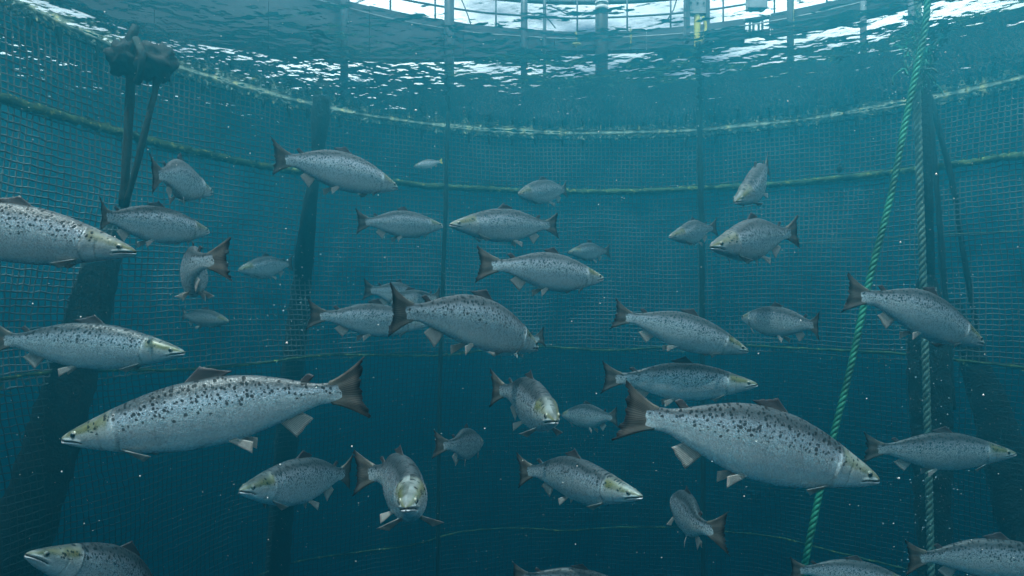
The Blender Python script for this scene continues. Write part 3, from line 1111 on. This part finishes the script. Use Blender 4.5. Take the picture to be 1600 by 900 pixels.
def fin_sheet(fun, nu, nt, thick0, thick1, axis_fun=None):
    """A fin with thickness: fun(u, t) -> rest point of its middle sheet. Returns verts, faces, uv."""
    U = np.linspace(0, 1, nu); T = np.linspace(0, 1, nt)
    G = np.array([[fun(u, t) for t in T] for u in U])
    du = np.gradient(G, axis=0); dt = np.gradient(G, axis=1)
    nrm = np.cross(du, dt)
    nrm /= np.maximum(np.linalg.norm(nrm, axis=2, keepdims=True), 1e-9)
    th = (thick0 + (thick1 - thick0) * T)[None, :, None] * 0.5
    eu = np.clip(np.minimum(U, 1 - U) / 0.06, 0.25, 1)[:, None, None]
    A = G + nrm * th * eu; B = G - nrm * th * eu
    V = np.concatenate([A.reshape(-1, 3), B.reshape(-1, 3)])
    n = nu * nt
    idx = np.arange(n).reshape(nu, nt)
    Fc = []
    for i in range(nu - 1):
        for j in range(nt - 1):
            a, b, c, d_ = idx[i, j], idx[i + 1, j], idx[i + 1, j + 1], idx[i, j + 1]
            Fc.append((int(a), int(b), int(c), int(d_)))
            Fc.append((int(a + n), int(d_ + n), int(c + n), int(b + n)))
    rim = [idx[i, 0] for i in range(nu)] + [idx[nu - 1, j] for j in range(1, nt)] + [idx[i, nt - 1] for i in range(nu - 2, -1, -1)] + [idx[0, j] for j in range(nt - 2, 0, -1)]
    for a, b in zip(rim, rim[1:] + rim[:1]):
        Fc.append((int(b), int(a), int(a + n), int(b + n)))
    uv = np.array([[u, t, 0] for u in U for t in T])
    return V, Fc, np.concatenate([uv, uv])


def fins(deep, rng, spread, lift):
    """name, material, rest verts, faces, fin coords"""
    out = []
    jag = rng.normal(0, 0.004, 64)
    pt = lambda x: float(prof(np.array([x]), deep)[0][0])
    pb = lambda x: float(prof(np.array([x]), deep)[1][0])

    def tailf(u, t):
        w = 2 * u - 1
        aw = abs(w)
        bx, bz = 0.868 - 0.012 * (1 - aw), 0.040 * w
        exx = 0.970 + 0.024 * aw ** 1.6 + jag[int(u * 36)] * (t > 0.99) * 0.8
        ez = 0.106 * math.copysign(aw ** 0.92, w)
        q = t ** (1.0 + 0.35 * aw)
        return (bx + (exx - bx) * t, 0.002 * math.sin(9 * w) * t, bz + (ez - bz) * q)
    out.append(("tail_fin", "tail", fin_sheet(tailf, 37, 9, 0.013, 0.0012)))

    hgt = 0.037 + 0.01 * rng.random()

    def dors(u, t):
        x = 0.405 + 0.115 * u
        z = pt(x) - 0.006
        h = hgt * (1 - 0.80 * u ** 0.75) + 0.006
        return (x + (0.062 - 0.02 * u) * t, 0.003 * math.sin(5 * u) * t, z + h * t + jag[int(u * 18)] * (t > .99) * 0.25)
    out.append(("dorsal_fin", "dark_fin", fin_sheet(dors, 19, 7, 0.006, 0.0012)))

    def adip(u, t):
        x = 0.765 + 0.03 * u
        return (x + 0.030 * t - 0.004 * t * u, 0, pt(x) - 0.004 + 0.027 * t * (1 - 0.35 * abs(u - .4)))
    out.append(("adipose_fin", "dark_fin", fin_sheet(adip, 9, 6, 0.006, 0.002)))

    def anal(u, t):
        x = 0.685 + 0.075 * u
        h = 0.060 * (1 - 0.55 * u)
        return (x + (0.050 - 0.012 * u) * t, 0, -pb(x) + 0.005 - h * t + jag[int(u * 14) + 20] * (t > .99) * 0.3)
    out.append(("anal_fin", "pale_fin", fin_sheet(anal, 15, 7, 0.006, 0.0012)))
    for s in (1, -1):
        def pelv(u, t, s=s):
            x = 0.515 + 0.028 * u
            z0 = -pb(x) * 0.93
            return (x + (0.078 - 0.02 * u) * t, s * (0.020 + (0.012 + spread * 0.03) * t), z0 + 0.004 - (0.020 + 0.034 * (1 - u)) * t)
        out.append(("pelvic_fin", "pale_fin", fin_sheet(pelv, 11, 6, 0.006, 0.0012)))

        def pect(u, t, s=s):
            x = 0.208 + 0.010 * u
            z0 = -pb(x) * (0.80 + 0.10 * u)
            y0 = 0.036 - 0.006 * u
            ln = 0.100 * (1 - 0.45 * u)
            sp = spread
            return (x + ln * t * (1 - 0.45 * sp), s * (y0 + ln * t * (0.16 + 0.75 * sp)), z0 - ln * t * (0.34 + 0.10 * sp + lift) - 0.022 * u * t * (1 - .3 * sp))
        out.append(("pectoral_fin", "pec_fin", fin_sheet(pect, 11, 7, 0.006, 0.0012)))
    return out


def mesh_obj(name, V, Fc, m, parent, fincoord=None):
    o = mk(name, V, Fc, m, parent)
    if fincoord is not None:
        attr(o.data, "fin", fincoord, True)
    return o


FISH_N = 0


def salmon(label, head, tail, h=None, z=None, face=0, L=0.75, A=0.0, B=0.015, hook=0.0, arch=0.0, roll=0.0, spread=0.15, deep=1.0, lift=0.0, dz=None, name="salmon"):
    """head / tail: photograph pixels of the snout and of the tail fork; h the body height in pixels or z the mid depth;
    face +1 head nearer than tail, -1 head farther."""
    global FISH_N
    FISH_N += 1
    rng = np.random.default_rng(100 + FISH_N)
    if z is None:
        z = F * 0.238 * deep * L / h
    lim = 0.94 * min(ring_depth(head[0], R), ring_depth(tail[0], R))
    if z > lim:
        L *= lim / z
        z = lim
    bend = Bend(A, B, hook, arch)
    target = bend.chord * L
    flat = (P(*head, z) - P(*tail, z)).length
    if dz is None:
        dz = 0.0
        if flat > target or face == 0:
            L = flat / bend.chord
        else:
            lo, hi = 0.0, L
            for _ in range(40):
                dz = (lo + hi) / 2
                if (P(*head, z - face * dz / 2) - P(*tail, z + face * dz / 2)).length < target: lo = dz
                else: hi = dz
    else:
        L = (P(*head, z - face * dz / 2) - P(*tail, z + face * dz / 2)).length / bend.chord
    H, T = P(*head, z - face * dz / 2), P(*tail, z + face * dz / 2)
    fw = (H - T).normalized()
    up = Vector((0, 0, 1)); up = (up - fw * up.dot(fw)).normalized()
    lat = up.cross(fw)
    rm = Matrix((fw, lat, up)).transposed().to_4x4()
    rm = rm @ Matrix.Rotation(roll, 4, 'X')
    e = empty(name)
    e.matrix_world = Matrix.Translation((H + T) / 2) @ rm
    prop(e, label, "salmon", "salmon swimming in the net pen")
    px_len = L * F / z
    bend.L = L
    if px_len > 330: res = (64, 64, 72)
    elif px_len > 150: res = (44, 44, 48)
    else: res = (26, 30, 32)
    key = res + (deep,)
    if key not in _BODY:
        _BODY[key] = body_mesh(*res, deep)
    V, Fc, rest, v, mo, lp, gl, rim = _BODY[key]
    o = mk("body", bend(V), Fc, M["skin"], e)
    me = o.data
    attr(me, "rest", rest, True); attr(me, "v", v); attr(me, "mouth", mo); attr(me, "lip", lp); attr(me, "gill", gl); attr(me, "rim", rim)
    for nm, mt, (fv, ff, uv) in fins(deep, rng, spread, lift):
        mesh_obj(nm, bend(fv), ff, M[mt], e, uv)
    # eyes
    for s in (1, -1):
        x0, z0 = 0.063, 0.0100
        t, b, w = [float(q[0]) for q in prof(np.array([x0]), deep)]
        y0 = w * math.sqrt(max(0, 1 - (z0 / t) ** 2)) - 0.0035
        for nm, r, out_, par in (("eye", 0.0140, 0.0, None), ("pupil", 0.0080, 0.0058, 1)):
            VV, FF = [], []
            nu, nv = 14, 8
            for i in range(nv + 1):
                a = PI * i / nv
                for j in range(nu):
                    bb = 2 * PI * j / nu
                    VV.append((x0 + r * math.sin(a) * math.cos(bb), s * (y0 + out_ + 0.55 * r * math.cos(a)), z0 + 0.92 * r * math.sin(a) * math.sin(bb)))
            for i in range(nv):
                for j in range(nu):
                    j2 = (j + 1) % nu
                    f = (i * nu + j, (i + 1) * nu + j, (i + 1) * nu + j2, i * nu + j2)
                    FF.append(f if s > 0 else f[::-1])
            o = mk(nm, bend(VV), FF, M["iris"] if par is None else M["pupil"], e if par is None else eye_o)
            if par is None:
                eye_o = o
    return e


FISH = [
    # big ones
    dict(label="largest salmon, facing left at lower left, whole body in view with heavily spotted back", head=(96, 687), tail=(557, 609), z=1.58, face=1, dz=0.05, B=0.02, arch=0.01),
    dict(label="large salmon at lower right diving rightward, in front of the green rope", head=(1374, 751), tail=(985, 645), z=1.64, face=-1, dz=0.10, deep=1.08, A=-0.02, B=0.015, arch=0.02, spread=0.05),
    dict(label="salmon cut off by the left edge, facing right with yellowish head", head=(213, 394), tail=(-195, 345), z=1.60, face=-1, dz=0.12, B=0.012, arch=0.02),
    dict(label="salmon facing right at left edge just above the largest salmon", head=(289, 551), tail=(-8, 529), h=70, face=0, B=0.015),
    dict(label="salmon facing right under the big buoy with tail bent towards the viewer", head=(327, 362), tail=(160, 336), h=58, face=-1, L=0.62, hook=-0.25),
    dict(label="salmon seen from behind at upper left, tail towards the viewer, below the slanting buoy rope", head=(331, 302), tail=(240, 272), h=62, face=-1, A=0.03, arch=0.03),
    dict(label="salmon at the top left of centre, facing right, tail beside the dark tapering post", head=(621, 294), tail=(433, 246), h=62, face=-1, arch=0.02),
    dict(label="salmon swimming steeply away, pale tail raised to the right, at left of centre", head=(320, 440), tail=(350, 405), h=76, face=-1, A=0.03, hook=-0.6, spread=0.6, L=0.62),
    dict(label="dim salmon facing right just left of the thin vertical rope", head=(692, 353), tail=(562, 346), h=43, face=-1, L=0.7),
    dict(label="salmon facing left with yellowish crown, right of the thin vertical rope", head=(702, 351), tail=(867, 352), h=53, face=1, L=0.72),
    dict(label="salmon facing right at the middle of the frame with a narrow edge-on tail", head=(943, 435), tail=(754, 413), h=60, face=-1, hook=0.45, L=0.68),
    dict(label="faint small salmon facing left, just above the mid-frame salmon's head", head=(888, 394), tail=(951, 392), h=29, face=1, L=0.6),
    dict(label="faint salmon near the top centre against the mid rope", head=(810, 303), tail=(884, 296), h=38, face=1, L=0.7),
    dict(label="salmon coming forward and down at upper right, right of the dark green rope", head=(1148, 316), tail=(1200, 258), h=52, face=1, A=0.03, spread=0.3),
    dict(label="small dark salmon facing left, partly behind the dark green rope", head=(1045, 370), tail=(1118, 355), h=38, face=1, L=0.62),
    dict(label="deep bodied salmon facing left and forward, right of the dark green rope", head=(1110, 386), tail=(1243, 362), h=66, face=1, A=-0.02),
    dict(label="salmon diving rightward at right, its tail crossing the green rope", head=(1537, 538), tail=(1330, 459), h=72, face=-1, A=-0.03, arch=0.03),
    dict(label="salmon facing right at right of centre, uppermost of the three there", head=(1169, 549), tail=(966, 492), h=58, face=-1, A=-0.02, L=0.70, arch=0.015),
    dict(label="bluish dim salmon facing left between the dark green rope and the green rope", head=(1160, 496), tail=(1277, 509), h=48, face=-1, A=0.03, hook=0.2, L=0.7),
    dict(label="salmon facing right directly above the large diving salmon", head=(1184, 601), tail=(949, 590), h=60, face=0, L=0.75, B=0.015),
    dict(label="salmon at frame centre facing right and down with brown sunlit tail", head=(840, 545), tail=(618, 486), h=82, face=-1, A=-0.03, arch=0.045, L=0.74, hook=-0.12, spread=0.35),
    dict(label="pale salmon facing right, mostly behind the centre salmon's brown tail", head=(672, 506), tail=(488, 492), h=52, face=-1, L=0.7),
    dict(label="faint salmon facing right above the pale salmon, tail at its left end", head=(668, 468), tail=(572, 452), h=40, face=-1, L=0.68),
    dict(label="faint salmon facing left whose tail stands beside the foot of the thin vertical rope", head=(600, 476), tail=(686, 464), h=36, face=-1, L=0.62),
    dict(label="dim salmon hidden behind the centre salmon's head, only its tail clear", head=(752, 545), tail=(848, 527), z=4.6, face=-1, L=0.68),
    dict(label="salmon turning towards the viewer below the centre salmon, mouth closed", head=(868, 658), tail=(772, 607), h=78, face=1, A=0.02, hook=-0.25, spread=0.6, L=0.72),
    dict(label="faint salmon facing left behind the turning salmon", head=(878, 648), tail=(962, 652), z=4.3, face=-1, L=0.66),
    dict(label="dim salmon swimming away with its tail edge-on, below the centre", head=(753, 691), tail=(683, 695), h=50, face=-1, L=0.62, A=0.02, hook=0.5),
    dict(label="salmon facing left at the bottom left of centre, beside the head-on salmon", head=(374, 767), tail=(545, 738), h=72, face=1, L=0.74),
    dict(label="head-on salmon with yellow brow and open downturned mouth at the bottom", head=(634, 794), tail=(562, 738), h=100, face=1, A=0.02, hook=-0.6, spread=0.9, L=0.70),
    dict(label="salmon facing right at bottom centre, dark back, below the turning salmon", head=(1004, 776), tail=(815, 735), h=68, face=1, L=0.74, arch=0.02),
    dict(label="salmon seen from behind at bottom right, tail spread towards the viewer", head=(1060, 778), tail=(1128, 832), h=66, face=-1, A=-0.01, hook=-0.6, spread=0.5),
    dict(label="salmon facing right at far right, below the diving one, over the grey rope", head=(1588, 709), tail=(1358, 700), h=57, face=0, B=0.015),
    dict(label="blunt headed salmon entering at the bottom left corner, facing left", head=(40, 866), tail=(262, 962), z=2.0, face=1, L=0.70, A=0.03, arch=0.05),
    dict(label="salmon at the bottom edge centre, only back and dorsal fin showing", head=(1002, 925), tail=(806, 900), z=2.7, face=0),
    dict(label="salmon at the bottom right corner facing right, cut by the frame", head=(1690, 884), tail=(1424, 872), z=2.6, face=0, arch=0.02),
    dict(label="dark salmon at the bottom edge beside the end of the green rope", head=(1425, 912), tail=(1240, 890), z=3.0, face=0, arch=0.02),
    dict(label="very faint distant salmon at left centre beside the fouled post", head=(372, 422), tail=(455, 412), h=34, face=1, L=0.68),
    dict(label="tiny faint salmon facing right low at left centre, under the away-swimming one", head=(357, 502), tail=(286, 492), h=28, face=1, L=0.6),
]
for kw in FISH:
    kw.setdefault('deep', (0.95, 1.0, 1.04, 0.98, 1.02)[FISH_N % 5])
    kw.setdefault('B', random.uniform(-0.02, 0.03))
    salmon(**kw)
wr = salmon("tiny pale fish with yellowish tail near the thin vertical rope at top", (646, 260), (690, 252), z=5.6, face=0, deep=1.25)
wr.name = "cleaner_fish"
wr["category"] = "fish"
del wr["group"]
for ch in wr.children:
    if ch.name.startswith("tail_fin"):
        ch.data.materials[0] = M["yellow"]


# ------------------------------------------------------------------ drifting specks and bubbles
def specks(name, pts, radii, m, lab, cat):
    octa = np.array([[1, 0, 0], [-1, 0, 0], [0, 1, 0], [0, -1, 0], [0, 0, 1], [0, 0, -1]], float)
    of = np.array([[0, 2, 4], [2, 1, 4], [1, 3, 4], [3, 0, 4], [2, 0, 5], [1, 2, 5], [3, 1, 5], [0, 3, 5]])
    n = len(pts)
    rr = radii[:, None, None] * (0.6 + 0.8 * RNG.random((n, 6, 1)))
    V = pts[:, None, :] + octa[None] * rr
    Fq = of[None] + (np.arange(n) * 6)[:, None, None]
    o = mk(name, V.reshape(-1, 3), Fq.reshape(-1, 3).tolist(), m)
    prop(o, lab, cat, kind="stuff")


n = 9000
ths_ = RNG.random(n) * 2 * PI
rr_ = (R - 0.15) * np.sqrt(RNG.random(n))
pts = np.stack([CX + rr_ * np.cos(ths_), CY + rr_ * np.sin(ths_), RNG.uniform(-3.2, 1.9, n)], 1)
keep = np.linalg.norm(pts, axis=1) > 1.0
pts = pts[keep]
specks("marine_snow", pts, 0.0008 + 0.0018 * RNG.random(len(pts)) ** 6 + 0.0009 * RNG.random(len(pts)), M["speck"], "pale specks drifting in the water between the salmon", "specks")
bp = []
for (px, py0, py1, dd_, sx, n) in ((1450, 430, 900, dr, 0.16, 420), (700, 45, 175, ring_depth(700, R) * .95, 0.12, 130), (1090, 70, 200, ring_depth(1090, R) * .93, 0.10, 110), (1440, 20, 150, dr, 0.14, 120), (480, 380, 520, 5.2, 0.3, 90)):
    for _ in range(n):
        p = P(px + 0, random.uniform(py0, py1), dd_)
        q = p + Vector((random.gauss(0, sx), random.gauss(0, sx * .7), 0))
        if q.z < WL - 0.02:
            bp.append(q)
bp = np.array([tuple(q) for q in bp])
specks("bubbles", bp, 0.002 + 0.006 * RNG.random(len(bp)) ** 3, M["bubble"], "small pale air bubbles rising beside the ropes", "bubbles")
